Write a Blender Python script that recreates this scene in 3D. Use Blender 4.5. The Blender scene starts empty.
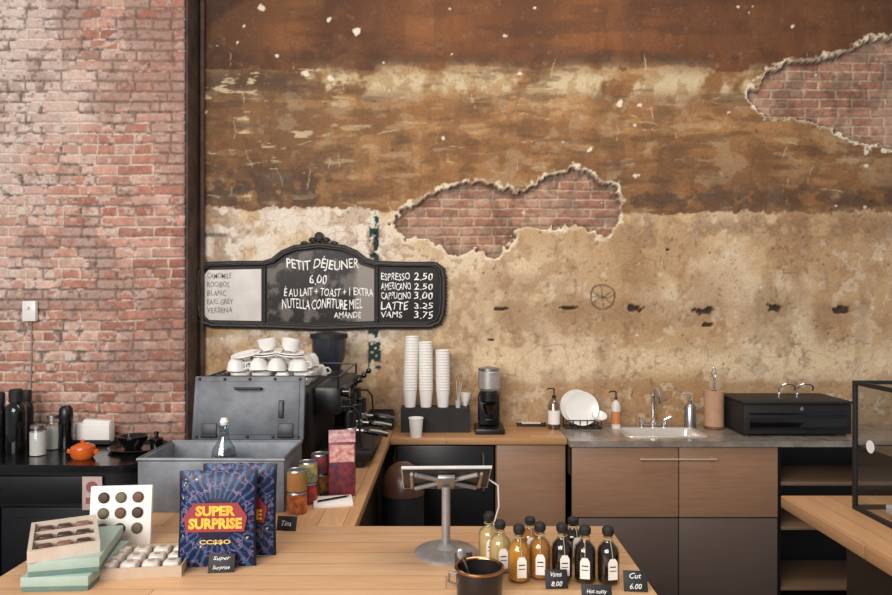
import bpy, bmesh, math, random
import numpy as np
from mathutils import Vector, Matrix, Euler
random.seed(7)
sc = bpy.context.scene
COL = sc.collection
F=694.0; H=1.65; CX=446.0; CY=297.5
WY=4.10      # back wall
PY=3.90      # brick pier face
TZ=0.90      # worktop height
def gp(px,py,z=TZ):
    Y=F*(H-z)/(py-CY); return ((px-CX)*Y/F, Y)
def hz(py,Y): return H-(py-CY)*Y/F
def hx(px,Y): return (px-CX)*Y/F
def s2l(c):
    out=[]
    for x in c[:3]:
        x=x/255.0
        out.append(x/12.92 if x<=0.04045 else ((x+0.055)/1.055)**2.4)
    return tuple(out)
def rgba(c): return (*s2l(c),1.0)

# ------------------------------------------------------------------ materials
def base_mat(name):
    m=bpy.data.materials.new(name); m.use_nodes=True
    nt=m.node_tree; b=nt.nodes['Principled BSDF']
    return m,nt,b
def N(nt,t,**kw):
    n=nt.nodes.new(t)
    for k,v in kw.items(): setattr(n,k,v)
    return n
def coords(nt,stretch=(1,1,1)):
    tc=N(nt,'ShaderNodeTexCoord'); mp=N(nt,'ShaderNodeMapping')
    mp.inputs['Scale'].default_value=stretch
    nt.links.new(tc.outputs['Object'],mp.inputs['Vector'])
    return mp.outputs['Vector']
def mixc(nt,fac,a,b,mode='MIX'):
    n=N(nt,'ShaderNodeMix',data_type='RGBA',blend_type=mode)
    def put(sock,val):
        if isinstance(val,(float,int)): sock.default_value=val
        elif isinstance(val,tuple): sock.default_value=val
        else: nt.links.new(val,sock)
    put(n.inputs[0],fac); put(n.inputs[6],a); put(n.inputs[7],b)
    return n.outputs[2]
def math_(nt,op,a,b=None,c=None,clamp=False):
    n=N(nt,'ShaderNodeMath',operation=op); n.use_clamp=clamp
    for i,v in enumerate((a,b,c)):
        if v is None: continue
        if isinstance(v,(float,int)): n.inputs[i].default_value=v
        else: nt.links.new(v,n.inputs[i])
    return n.outputs[0]
def noise(nt,vec,scale,detail=4,rough=.6,dist=0):
    n=N(nt,'ShaderNodeTexNoise'); n.inputs['Scale'].default_value=scale
    n.inputs['Detail'].default_value=detail; n.inputs['Roughness'].default_value=rough
    n.inputs['Distortion'].default_value=dist
    nt.links.new(vec,n.inputs['Vector']); return n.outputs['Fac']
def ramp(nt,fac,lo,hi):
    n=N(nt,'ShaderNodeMapRange'); n.inputs[1].default_value=lo; n.inputs[2].default_value=hi
    nt.links.new(fac,n.inputs[0]); return n.outputs[0]
def bump(nt,b,h,strength=.3,dist=.01):
    n=N(nt,'ShaderNodeBump'); n.inputs['Strength'].default_value=strength; n.inputs['Distance'].default_value=dist
    nt.links.new(h,n.inputs['Height']); nt.links.new(n.outputs['Normal'],b.inputs['Normal'])
def mat(name,c,rough=.5,metal=0.,var=.15,scale=25.,bmp=0.,stretch=(1,1,1),trans=0.,c2=None,coat=0.,spec=.5):
    m,nt,b=base_mat(name)
    v=coords(nt,stretch); f=noise(nt,v,scale)
    f=ramp(nt,f,.3,.7)
    a=rgba(c)
    d=rgba(c2) if c2 else tuple([x*(1-var) for x in a[:3]])+(1,)
    nt.links.new(mixc(nt,f,d,a),b.inputs['Base Color'])
    b.inputs['Roughness'].default_value=rough; b.inputs['Metallic'].default_value=metal
    b.inputs['Transmission Weight'].default_value=trans; b.inputs['Specular IOR Level'].default_value=spec
    b.inputs['Coat Weight'].default_value=coat
    if bmp: bump(nt,b,f,bmp,.004)
    return m
def glass(name,tint=(245,248,248),rough=.02,gl=.8,base=.04):
    m=bpy.data.materials.new(name); m.use_nodes=True; nt=m.node_tree; nt.nodes.clear()
    o=N(nt,'ShaderNodeOutputMaterial'); t=N(nt,'ShaderNodeBsdfTransparent'); g=N(nt,'ShaderNodeBsdfGlossy')
    v=coords(nt); f=noise(nt,v,12)
    g.inputs['Roughness'].default_value=rough
    a=rgba(tint); nt.links.new(mixc(nt,f,tuple([x*.94 for x in a[:3]])+(1,),a),t.inputs['Color'])
    lw=N(nt,'ShaderNodeLayerWeight'); lw.inputs['Blend'].default_value=.5
    fa=math_(nt,'MULTIPLY_ADD',math_(nt,'POWER',lw.outputs['Facing'],4.),gl,base,clamp=True)
    mx=N(nt,'ShaderNodeMixShader'); nt.links.new(fa,mx.inputs[0])
    nt.links.new(t.outputs[0],mx.inputs[1]); nt.links.new(g.outputs[0],mx.inputs[2]); nt.links.new(mx.outputs[0],o.inputs[0])
    return m
def wood(name,c1,c2,axis='X',plank=.09,length=1.3,rough=.42,grain=.35,seam=.0012):
    m,nt,b=base_mat(name)
    tc=N(nt,'ShaderNodeTexCoord'); sp=N(nt,'ShaderNodeSeparateXYZ'); nt.links.new(tc.outputs['Object'],sp.inputs[0])
    cb=N(nt,'ShaderNodeCombineXYZ')
    order={'X':(0,1),'Y':(1,0),'Z':(2,0)}[axis]
    nt.links.new(sp.outputs[order[0]],cb.inputs[0]); nt.links.new(sp.outputs[order[1]],cb.inputs[1])
    br=N(nt,'ShaderNodeTexBrick'); nt.links.new(cb.outputs[0],br.inputs['Vector'])
    br.inputs['Scale'].default_value=1; br.inputs['Brick Width'].default_value=length; br.inputs['Row Height'].default_value=plank
    br.inputs['Mortar Size'].default_value=seam; br.inputs['Color1'].default_value=rgba(c1); br.inputs['Color2'].default_value=rgba(c2)
    br.inputs['Mortar'].default_value=tuple([x*.35 for x in s2l(c2)])+(1,)
    mp=N(nt,'ShaderNodeMapping'); nt.links.new(tc.outputs['Object'],mp.inputs['Vector'])
    s=[14,14,14]; s['XYZ'.index(axis)]=1.0; mp.inputs['Scale'].default_value=s
    f=noise(nt,mp.outputs[0],5,6,.65,.8); f=ramp(nt,f,.35,.7)
    col=mixc(nt,math_(nt,'MULTIPLY',f,grain),br.outputs['Color'],tuple([x*.45 for x in s2l(c2)])+(1,))
    nt.links.new(col,b.inputs['Base Color']); b.inputs['Roughness'].default_value=rough
    bump(nt,b,f,.08,.002)
    return m

# ------------------------------------------------------------------ mesh builder
class M:
    def __init__(s): s.v=[]; s.f=[]
    def add(s,v,f,T=None):
        o=len(s.v)
        s.v+= [tuple(T@Vector(p)) if T is not None else tuple(p) for p in v]
        s.f+= [tuple(i+o for i in q) for q in f]; return s
    def box(s,c,d,bev=0.,T=None,seg=2):
        x,y,z=[k/2 for k in d]
        if bev<=0:
            v=[(c[0]+a*x,c[1]+b*y,c[2]+e*z) for a in(-1,1) for b in(-1,1) for e in(-1,1)]
            f=[(0,1,3,2),(4,6,7,5),(0,4,5,1),(2,3,7,6),(0,2,6,4),(1,5,7,3)]
            return s.add(v,f,T)
        bm=bmesh.new(); bmesh.ops.create_cube(bm,size=1)
        for p in bm.verts: p.co=Vector((p.co.x*d[0],p.co.y*d[1],p.co.z*d[2]))
        bmesh.ops.bevel(bm,geom=list(bm.edges),offset=min(bev,min(d)*.49),segments=seg,affect='EDGES',profile=.5)
        bm.verts.index_update()
        v=[tuple(p.co+Vector(c)) for p in bm.verts]; f=[tuple(q.index for q in fa.verts) for fa in bm.faces]
        bm.free(); return s.add(v,f,T)
    def b2(s,x0,x1,y0,y1,z0,z1,bev=0.,T=None):
        return s.box(((x0+x1)/2,(y0+y1)/2,(z0+z1)/2),(abs(x1-x0),abs(y1-y0),abs(z1-z0)),bev,T)
    def lathe(s,prof,c=(0,0,0),seg=24,T=None,sx=1,sy=1):
        v=[];f=[];rings=[]
        for r,z in prof:
            if r<1e-5:
                rings.append([len(v)]); v.append((c[0],c[1],c[2]+z))
            else:
                rings.append(list(range(len(v),len(v)+seg)))
                for i in range(seg):
                    a=2*math.pi*i/seg; v.append((c[0]+r*sx*math.cos(a),c[1]+r*sy*math.sin(a),c[2]+z))
        for A,B in zip(rings,rings[1:]):
            for i in range(seg):
                j=(i+1)%seg
                if len(A)==1 and len(B)==1: continue
                if len(A)==1: f.append((A[0],B[j],B[i]))
                elif len(B)==1: f.append((A[i],A[j],B[0]))
                else: f.append((A[i],A[j],B[j],B[i]))
        return s.add(v,f,T)
    def cyl(s,r,z0,z1,c=(0,0,0),seg=24,T=None,bev=0.0):
        b=bev
        p=[(0,z0),(r-b,z0),(r,z0+b),(r,z1-b),(r-b,z1),(0,z1)] if b else [(0,z0),(r,z0),(r,z1),(0,z1)]
        return s.lathe(p,c,seg,T)
    def tube(s,pts,r,seg=8,closed=False,T=None):
        P=[Vector(p) for p in pts]; n=len(P); v=[];f=[]
        rs=r if isinstance(r,(list,tuple)) else [r]*n
        up=None; rings=[]
        for i in range(n):
            if closed: t=(P[(i+1)%n]-P[i-1]).normalized()
            else: t=(P[min(i+1,n-1)]-P[max(i-1,0)]).normalized()
            if up is None:
                up=t.orthogonal().normalized()
            else:
                up=(up-t*up.dot(t))
                up=up.normalized() if up.length>1e-6 else t.orthogonal().normalized()
            w=t.cross(up); rings.append(list(range(len(v),len(v)+seg)))
            for k in range(seg):
                a=2*math.pi*k/seg; v.append(tuple(P[i]+(up*math.cos(a)+w*math.sin(a))*rs[i]))
        rr=list(zip(rings,rings[1:]))
        if closed: rr.append((rings[-1],rings[0]))
        for A,B in rr:
            for k in range(seg): f.append((A[k],A[(k+1)%seg],B[(k+1)%seg],B[k]))
        if not closed: f.append(tuple(reversed(rings[0]))); f.append(tuple(rings[-1]))
        return s.add(v,f,T)
    def prism(s,poly,y0,y1,T=None):   # poly in XZ
        n=len(poly); v=[(x,y0,z) for x,z in poly]+[(x,y1,z) for x,z in poly]
        f=[tuple(range(n)),tuple(reversed(range(n,2*n)))]+[(i,i+n,(i+1)%n+n,(i+1)%n) for i in range(n)]
        return s.add(v,f,T)
    def ball(s,c,r,sx=1,sy=1,sz=1,seg=16,T=None):
        k=8; p=[(max(0,r*math.sin(math.pi*i/k)) if 0<i<k else 0,-r*sz*math.cos(math.pi*i/k)) for i in range(k+1)]
        return s.lathe(p,c,seg,T,sx,sy)
    def text(s,t,cx,cz,w,h,y=0.,T=None,bold=0.,shear=0.,wob=0.):
        cu=bpy.data.curves.new('t','FONT'); cu.body=t; cu.size=1; cu.resolution_u=2; cu.offset=bold; cu.shear=shear
        ob=bpy.data.objects.new('t',cu); COL.objects.link(ob)
        dg=bpy.context.evaluated_depsgraph_get(); me=bpy.data.meshes.new_from_object(ob.evaluated_get(dg))
        bpy.data.objects.remove(ob); bpy.data.curves.remove(cu)
        if len(me.vertices)==0: return s
        co=np.array([q.co[:] for q in me.vertices]); mn=co.min(0); mx=co.max(0)
        sxx=w/max(1e-6,mx[0]-mn[0]); szz=h/max(1e-6,mx[1]-mn[1]); ph=random.random()*6
        v=[]
        for q in co:
            x=(q[0]-(mn[0]+mx[0])/2)*sxx; z=(q[1]-(mn[1]+mx[1])/2)*szz
            z+=wob*h*math.sin(x/w*14+ph); x+=wob*h*.5*math.sin(z/h*5+x/w*9)
            v.append((cx+x,y,cz+z))
        f=[tuple(p.vertices) for p in me.polygons]; bpy.data.meshes.remove(me)
        return s.add(v,f,T)
    def mesh(s,name,smooth=True,ang=35,recalc=True):
        me=bpy.data.meshes.new(name); me.from_pydata(s.v,[],s.f)
        if recalc:
            bm=bmesh.new(); bm.from_mesh(me); bmesh.ops.recalc_face_normals(bm,faces=bm.faces); bm.to_mesh(me); bm.free()
        if smooth:
            me.polygons.foreach_set('use_smooth',[True]*len(me.polygons)); me.set_sharp_from_angle(angle=math.radians(ang))
        me.update(); return me
def thing(name,label,cat,loc=(0,0,0),rz=0.,rot=None,m=None,mt=None,group=None,kind=None):
    ob=bpy.data.objects.new(name, m.mesh(name) if m else None)
    if m: ob.data.materials.append(mt)
    else: ob.empty_display_size=.05
    ob.location=loc; ob.rotation_euler=rot if rot else (0,0,rz)
    if kind: ob['kind']=kind
    if label: ob['label']=label
    if cat: ob['category']=cat
    if group: ob['group']=group
    COL.objects.link(ob); return ob
def part(par,name,m,mt,label=None,loc=(0,0,0),rot=(0,0,0),recalc=True):
    ob=bpy.data.objects.new(name,m.mesh(name,recalc=recalc)); ob.data.materials.append(mt)
    ob.parent=par; ob.location=loc; ob.rotation_euler=rot
    if label: ob['label']=label
    COL.objects.link(ob); return ob
def clone(th,loc,rz=None,label=None,rot=None):
    def rec(o,par):
        n=o.copy(); COL.objects.link(n)
        if par is not None: n.parent=par
        for c in o.children: rec(c,n)
        return n
    n=rec(th,None); n.location=loc
    if rz is not None: n.rotation_euler=(0,0,rz)
    if rot is not None: n.rotation_euler=rot
    if label: n['label']=label
    return n
def RT(rx=0,ry=0,rz=0,loc=(0,0,0)): return Matrix.Translation(loc)@Euler((rx,ry,rz)).to_matrix().to_4x4()

# ------------------------------------------------------------------ common materials
black=mat('black_enamel',(22,22,24),.35,var=.3)
blackm=mat('matte_black',(27,26,27),.6,var=.3)
blackg=mat('gloss_black',(14,14,16),.14,var=.2,coat=.3)
chrome=mat('chrome',(225,227,230),.2,1.,.1)
steel=mat('brushed_steel',(180,182,184),.34,1.,.2,60,stretch=(1,12,12))
darksteel=mat('dark_steel',(72,72,74),.33,1.,.25,30)
white=mat('white_ceramic',(236,233,228),.25,var=.06)
paperw=mat('white_paper',(238,234,228),.7,var=.06)
chalk=mat('chalk',(244,244,240),.8,var=.06,scale=200)
glassc=glass('clear_glass')
maple=wood('maple_planks_across',(222,180,138),(202,152,106),'X',.085,1.5)
mapleY=wood('maple_planks_along',(206,160,116),(182,134,92),'Y',.085,1.4)
oak=wood('oak_worktop',(200,154,108),(180,132,88),'X',.06,.9)
walnut=wood('walnut_veneer',(158,120,92),(150,113,86),'X',2.,5.,.45,.35,0)
walnut_shaded=wood('walnut_veneer_shaded',(100,84,76),(94,80,72),'X',2.,5.,.5,.25,0)  # same walnut, darkened to carry the shade low on the sink cabinet
darkwood=mat('dark_stained_wood',(38,31,28),.4,var=.4,scale=12,stretch=(1,1,8))

# ------------------------------------------------------------------ walls (relief meshes with painted attributes)
def vnoise(u,v,seed):
    rng=np.random.RandomState(seed); G=rng.rand(256,256)*2-1
    iu=np.floor(u).astype(int); iv=np.floor(v).astype(int); fu=u-iu; fv=v-iv
    fu=fu*fu*(3-2*fu); fv=fv*fv*(3-2*fv)
    a=G[iv%256,iu%256]; b=G[iv%256,(iu+1)%256]; c=G[(iv+1)%256,iu%256]; d=G[(iv+1)%256,(iu+1)%256]
    return (a*(1-fu)+b*fu)*(1-fv)+(c*(1-fu)+d*fu)*fv
def fbm(u,v,su,sv=None,octv=5,seed=1,gain=.55):
    sv=sv or su; t=0;a=1;n=0
    for o in range(octv):
        t=t+a*vnoise(u/su*2**o+17.3*o,v/sv*2**o+9.1*o,seed+o); n+=a; a*=gain
    return t/n*1.6
def sdf_poly(u,v,poly):
    P=np.array(poly,float); n=len(P); d=np.full(u.shape,1e9); inside=np.zeros(u.shape,bool)
    for i in range(n):
        a=P[i]; b=P[(i+1)%n]; e=b-a
        wu=u-a[0]; wv=v-a[1]; t=np.clip((wu*e[0]+wv*e[1])/(e@e),0,1)
        d=np.minimum(d,np.hypot(wu-t*e[0],wv-t*e[1]))
        if a[1]!=b[1]:
            cond=((a[1]>v)!=(b[1]>v))&(u<(b[0]-a[0])*(v-a[1])/(b[1]-a[1])+a[0]); inside^=cond
    return np.where(inside,d,-d)
def sst(x,e,w): 
    t=np.clip((x-e)/w+.5,0,1); return t*t*(3-2*t)
SU=F/WY
def Cn(c): return np.array(s2l(c))
def bricks(X,Z,pal,mortar,seed,w=.205,h=.060,headers=True):
    """returns colour, relief mask (1 = brick face) with hand-laid irregularity"""
    rng=np.random.RandomState(seed)
    wz=Z+.005*fbm(X,Z,.5,octv=2,seed=seed+1)+.0022*fbm(X,Z,.05,octv=3,seed=seed+2)
    wx=X+.0035*fbm(X,Z,.06,octv=3,seed=seed+3)
    row=np.floor(wz/h).astype(int); fv=wz/h-row
    ro=rng.rand(512)*.16
    ww=np.where((row%6==0)&headers,w/2,w)
    U=wx/ww+(row%2)*.5+ro[row%512]; ci=np.floor(U).astype(int); fu=U-ci
    d=np.minimum(np.minimum(fu,1-fu)*ww,np.minimum(fv,1-fv)*h)+.0016*fbm(X,Z,.02,octv=3,seed=seed+4)
    mask=sst(d,.0055,.005)
    R=rng.rand(512,512); r=R[row%512,ci%512]; R2=rng.rand(512,512); r2=R2[row%512,ci%512]
    P=np.array([Cn(c) for c in pal]); k=r*(len(pal)-1); i0=np.floor(k).astype(int); f=(k-i0)[...,None]
    col=P[i0]*(1-f)+P[np.minimum(i0+1,len(pal)-1)]*f
    sp=fbm(X,Z,.03,octv=4,seed=seed+6); col=col*(1+.22*sp[...,None])
    col=col*mask[...,None]+(Cn(mortar)*(1+.15*sp[...,None]))*(1-mask[...,None])
    return col,mask,r2,d
def grid_obj(name,X,Y,Z,col,h,label):
    nz,nx=X.shape
    co=np.stack([X,Y,Z],-1).reshape(-1,3).astype(np.float32)
    idx=np.arange(nx*nz).reshape(nz,nx)
    q=np.stack([idx[:-1,:-1],idx[:-1,1:],idx[1:,1:],idx[1:,:-1]],-1).reshape(-1,4)
    me=bpy.data.meshes.new(name); me.vertices.add(len(co)); me.vertices.foreach_set('co',co.ravel())
    me.loops.add(q.size); me.loops.foreach_set('vertex_index',q.ravel().astype(np.int32))
    me.polygons.add(len(q)); me.polygons.foreach_set('loop_start',np.arange(0,q.size,4,dtype=np.int32)); 
    me.polygons.foreach_set('use_smooth',np.ones(len(q),bool))
    me.update(calc_edges=True)
    at=me.attributes.new('paint','FLOAT_COLOR','POINT'); at.data.foreach_set('color',np.concatenate([np.clip(col,0,1).reshape(-1,3),np.ones((len(co),1))],1).astype(np.float32).ravel())
    ob=bpy.data.objects.new(name,me); COL.objects.link(ob); ob['kind']='structure'; ob['label']=label
    return ob
def build_wall():
    x0,x1,z0,z1,st=-1.47,2.95,.5,3.75,.0060
    nx=int((x1-x0)/st)+1; nz=int((z1-z0)/st)+1
    X,Z=np.meshgrid(np.linspace(x0,x1,nx),np.linspace(z0,z1,nz))
    u=CX+X*SU; v=CY-(Z-H)*SU
    n1=fbm(u,v,120,seed=3); n2=fbm(u,v,36,seed=11); n3=fbm(u,v,11,octv=4,seed=21); n4=fbm(u,v,4,octv=2,seed=31)
    hs=fbm(u,v,90,14,seed=41); hs2=fbm(u,v,34,7,octv=5,seed=61); b1=fbm(u,v,60,seed=101); vs2=fbm(u,v,20,80,seed=131); g5=fbm(u,v,18,seed=151)
    col=np.zeros(u.shape+(3,))+Cn((108,68,42))
    def lay(c,m):
        nonlocal col; m=np.clip(m,0,1)[...,None]; col=col*(1-m)+Cn(c)*m
    # top dark band
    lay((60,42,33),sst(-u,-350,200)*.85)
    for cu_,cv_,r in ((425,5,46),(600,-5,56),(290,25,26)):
        lay((166,106,62),np.exp(-((u-cu_)/r)**2-((v-cv_)/60)**2)*.55)  # warm pools of lamp glow painted into the plaster colour
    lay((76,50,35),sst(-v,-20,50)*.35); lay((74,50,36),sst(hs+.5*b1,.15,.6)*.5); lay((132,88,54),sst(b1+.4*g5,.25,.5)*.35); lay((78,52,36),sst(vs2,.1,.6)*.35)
    lay((66,46,34),np.exp(-((v-58-4*n2)/7)**2)*sst(g5+n1,-.1,.5)*.55)
    # middle ochre
    mid=sst(v+4*n2+2*n3,69,2.5)
    lay((154,112,70),mid)
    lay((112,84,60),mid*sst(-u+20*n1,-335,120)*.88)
    lay((176,132,86),mid*sst(b1+.5*n2,.15,.6)*.5); lay((118,82,54),mid*sst(-n1+.6*n2,.1,.6)*.6)
    lay((134,95,60),mid*sst(u,650,220)*.5)
    lay((126,88,56),mid*sst(hs+.4*g5,.15,.35)*.55); lay((176,136,92),mid*sst(-hs+.4*vs2,.3,.3)*.4); lay((108,77,52),mid*sst(vs2+.3*n3,.3,.5)*.45)
    lay((100,72,50),mid*sst(g5+.4*b1,.35,.4)*.45); lay((176,154,124),mid*sst(-g5+.3*n3-.3*b1,.5,.3)*.32)
    band=np.exp(-((v-84+4*n1)/13)**2)*sst(u,300,40)*sst(-u,-770,60)
    lay((178,156,118),band*sst(n2+.5*n3,-.25,.6)*.85)
    lay((210,196,166),band*sst(n3+n2*.7,.25,.3)*.5)
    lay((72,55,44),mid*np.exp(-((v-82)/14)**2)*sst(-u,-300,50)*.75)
    lay((206,184,148),mid*sst(hs2+.3*n3+.3*b1,.62,.25)*(.22+.6*sst(-u,-330,100)))
    lay((88,65,48),mid*sst(-hs2+.5*b1,.5,.3)*.48)
    lay((84,64,50),np.exp(-((v-198)/15)**2)*sst(u,610,40)*sst(n3+.7*n2,-.2,.6)*.8)
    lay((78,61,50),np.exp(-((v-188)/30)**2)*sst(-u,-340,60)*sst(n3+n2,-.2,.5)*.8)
    # lower pale plaster
    edge=213-5*sst(-u,-400,40)+ 10*np.exp(-((u-470)/60)**2)
    low=sst(v+2.5*n2+2*n3+1.5*n4,edge,2.2)
    lay((200,170,132),low)
    lay((186,150,108),low*sst(u,600,200)*.6*sst(n1,-.3,.9))
    lay((224,204,176),low*sst(-b1+.3*n2,.1,.7)*.55); lay((168,132,96),low*sst(b1+.4*n2,.25,.5)*.45)
    lay((226,214,200),low*sst(-u,-395,50)*sst(-v,-345,30)*sst(n2+.5*n1,-.4,.5)*.9)
    lay((144,112,88),low*sst(-u,-395,50)*sst(n3+.8*n2,.4,.3)*.55)
    lay((222,202,172),low*sst(-np.abs(u-500),-80,80)*sst(v,245,30)*.45)
    lay((158,124,90),low*sst(-np.abs(v-302),-30,30)*sst(u,500,30)*sst(n2+n1,-.1,.8)*.5)
    lay((224,200,164),low*np.exp(-((v-361+4*n2)/15)**2)*sst(u,470,40)*.85)
    lay((168,130,92),low*sst(v+4*n2,381,8)*.7*sst(u,400,200))
    lay((158,122,86),low*sst(g5+.4*n3,.35,.4)*.5); lay((230,214,188),low*sst(n3-.4*n2,.45,.3)*.4)
    lay((118,90,66),low*sst(n4+.6*n3+.4*n2,.95,.25)*.45)
    lay((152,118,84),low*sst(vs2+.3*n3,.3,.45)*.4)
    lay((134,103,74),low*np.exp(-((v-228)/14)**2)*sst(u,625,20)*sst(n3+n2,-.2,.6)*.65)
    cr=np.abs(fbm(u,v,80,seed=77,octv=4)); lay((104,76,56),sst(-cr,-.009,.010)*.35*low)
    cr=np.abs(fbm(u,v,90,seed=87,octv=4)); lay((76,52,38),sst(-cr,-.008,.010)*.25*(1-low))
    # exposed brick openings
    A=[(392,224),(400,212),(428,196),(450,188),(484,178),(500,188),(525,190),(545,180),(575,167),(600,180),(616,186),(624,204),(619,222),(606,238),(596,230),(560,226),(520,230),(508,244),(492,256),(476,250),(452,250),(430,238),(404,236)]
    B=[(752,92),(764,74),(790,62),(830,56),(870,42),(960,30),(960,150),(890,146),(862,140),(828,128),(800,122),(770,118),(756,106)]
    h=np.maximum(sdf_poly(u,v,A),sdf_poly(u,v,B))+3.6*n3+2.0*n4+4*n2
    lay((224,208,184),sst(h,-3.6,3.2)*(.4+.6*sst(n3+.5*n2,-.1,.5)))
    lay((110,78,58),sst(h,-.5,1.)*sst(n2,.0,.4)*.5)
    bc,bm_,r2,_=bricks(X,Z,[(138,98,80),(156,110,90),(172,128,106),(144,100,82),(164,124,104)],(182,160,138),301,w=.195,h=.0545)
    dirt=sst(n3+.8*n2,.1,.6)[...,None]*.5; bc=bc*(1-dirt)+Cn((188,162,140))*dirt
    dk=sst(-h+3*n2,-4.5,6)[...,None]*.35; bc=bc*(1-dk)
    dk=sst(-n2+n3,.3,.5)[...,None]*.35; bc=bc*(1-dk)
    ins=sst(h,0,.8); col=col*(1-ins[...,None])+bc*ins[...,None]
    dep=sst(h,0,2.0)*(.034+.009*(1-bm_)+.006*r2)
    g=np.zeros(u.shape)
    for gu,gv,a,b in ((502,309,8,2.5),(572,308,12,2.6),(637,308,9,4),(706,311,10,5),(708,326,6,3),(773,308,9,4),(843,309,11,4.5),(375,245,3,9),(490,340,5,1.6),(668,250,2.5,1.5)):
        g=np.maximum(g,sst(1.15+.4*n3+.4*n4-np.hypot((u-gu)/a,(v-gv)/b),.35,.3))
    for gu,gv in ((572,308),(637,308),(706,311),(773,308),(843,309)):
        lay((124,94,68),np.exp(-((u-gu)/20)**2-((v-gv)/7)**2)*.4)
    lay((46,32,24),g*.9); dep=dep+.018*g
    lay((66,50,42),sst(-np.abs(np.hypot(u-602,v-297)-12+1.2*n3),-.8,.7)*.75)
    for ang in (.6,1.5,2.5,3.0):
        dd=np.abs((u-602)*math.sin(ang)-(v-297)*math.cos(ang)+2*n3); lay((66,50,42),sst(-dd,-.7,.7)*(np.hypot(u-602,v-297)<11)*.55)
    for (a,b,c,d) in ((369,379,211,262),(368,381,330,369)):
        m=sst(-np.abs(u-(a+b)/2),-(b-a)/2,1.5)*sst(-np.abs(v-(c+d)/2),-(d-c)/2,2)
        lay((32,58,54),m*sst(n3+n4,-.05,.25)); lay((206,212,198),m*sst(-n3,.25,.2)*.7)
    m=sst(-np.abs(u-213),-14,3)*sst(-np.abs(v-235),-2,1.5); lay((56,72,62),m*.7)
    rng=np.random.RandomState(5)
    pts=[(357,31,4.2),(262,8,2.6),(305,73,3.2),(330,79,2.6),(244,26,1.6),(640,105,2.),(620,104,2.6),(652,130,1.8),(590,150,1.5),(884,150,4),(866,152,2.5),(205,112,2),(520,74,2)]
    pts+=[(rng.uniform(200,890),rng.uniform(2,215),rng.uniform(.5,1.2)) for _ in range(40)]
    pts+=[(rng.uniform(200,890),rng.uniform(240,420),rng.uniform(.5,1.2)) for _ in range(20)]
    for a,b,r in pts: lay((228,216,196),sst(r+n4*1.4+n3-np.hypot((u-a),(v-b)*1.1),0,1.2)*.9)
    for _ in range(110):
        a,b,r=rng.uniform(200,890),rng.uniform(60,425),rng.uniform(.5,1.2); lay((60,42,30),sst(r-np.hypot(u-a,v-b),0,1.)*.75)
    for _ in range(100):
        a,b=rng.uniform(205,840),rng.uniform(60,212); ang=rng.choice([rng.uniform(-.2,.2),rng.uniform(1.2,1.9)]); L=rng.uniform(3,11)
        du=(u-a)*math.cos(ang)+(v-b)*math.sin(ang); dv=-(u-a)*math.sin(ang)+(v-b)*math.cos(ang)
        lay((206,184,150),sst(-np.abs(dv+1.5*n3),-.45,.7)*sst(-np.abs(du),-L,4)*sst(n3+n4,-.3,.5)*rng.uniform(.25,.65))
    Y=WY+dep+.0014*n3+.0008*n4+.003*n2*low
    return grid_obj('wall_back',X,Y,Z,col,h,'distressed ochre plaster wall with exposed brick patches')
def build_pier():
    x0,x1,z0,z1,st=-2.62,-1.468,.5,3.72,.0052
    nx=int((x1-x0)/st)+1; nz=int((z1-z0)/st)+1
    X,Z=np.meshgrid(np.linspace(x0,x1,nx),np.linspace(z0,z1,nz))
    S=F/PY; u=CX+X*S; v=CY-(Z-H)*S
    bc,bm_,r2,d=bricks(X,Z,[(166,106,86),(190,136,116),(202,152,134),(172,116,96),(212,176,158),(150,96,78),(190,140,120)],(210,194,180),501,h=.0585)
    n1=fbm(u,v,110,seed=203); n2=fbm(u,v,34,seed=213); n3=fbm(u,v,10,seed=223,octv=4); n4=fbm(u,v,4,seed=233,octv=3)
    col=bc
    def lay(c,m):
        nonlocal col; m=np.clip(m,0,1)[...,None]; col=col*(1-m)+Cn(c)*m
    lay((222,206,194),sst(n3+.5*n2+.4*r2,.35,.5)*.6*(.35+.65*bm_))
    lay((228,218,208),sst(-u+70*n1,-60,110)*sst(-v,-260,260)*.5)  # brighter daylight at the top left, painted into the brick colour
    lay((212,192,178),sst(n1+.4*n2,.2,.6)*.3)
    lay((128,82,66),sst(n2-.3*n1+.5*n3,.45,.35)*.45*bm_)
    lay((104,74,62),(1-bm_)*sst(n2+n3,-.05,.5)*.75)
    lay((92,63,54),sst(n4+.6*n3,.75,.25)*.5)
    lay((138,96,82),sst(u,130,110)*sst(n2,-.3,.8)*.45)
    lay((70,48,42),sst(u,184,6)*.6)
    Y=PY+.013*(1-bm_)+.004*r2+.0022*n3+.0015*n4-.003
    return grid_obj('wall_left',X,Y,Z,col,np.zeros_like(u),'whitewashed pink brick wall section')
def wallmat(name,amp):
    m,nt,b=base_mat(name); obc=coords(nt)
    ap=N(nt,'ShaderNodeAttribute',attribute_name='paint')
    f1=noise(nt,obc,70,5,.7); f2=noise(nt,obc,18,6,.7)
    pc=mixc(nt,ramp(nt,f1,.35,.62),(1-amp,1-amp,1-amp*1.1,1),(1.06,1.06,1.06,1))
    pl=mixc(nt,1.0,ap.outputs['Color'],pc,'MULTIPLY')
    pl=mixc(nt,math_(nt,'MULTIPLY',ramp(nt,f2,.58,.72),.10),pl,rgba((216,196,164)))
    nt.links.new(pl,b.inputs['Base Color']); b.inputs['Roughness'].default_value=.75; b.inputs['Specular IOR Level'].default_value=.3
    bump(nt,b,f1,.4,.004); return m
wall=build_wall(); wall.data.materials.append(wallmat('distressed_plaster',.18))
pier=build_pier(); pier.data.materials.append(wallmat('weathered_brick',.18))
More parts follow.
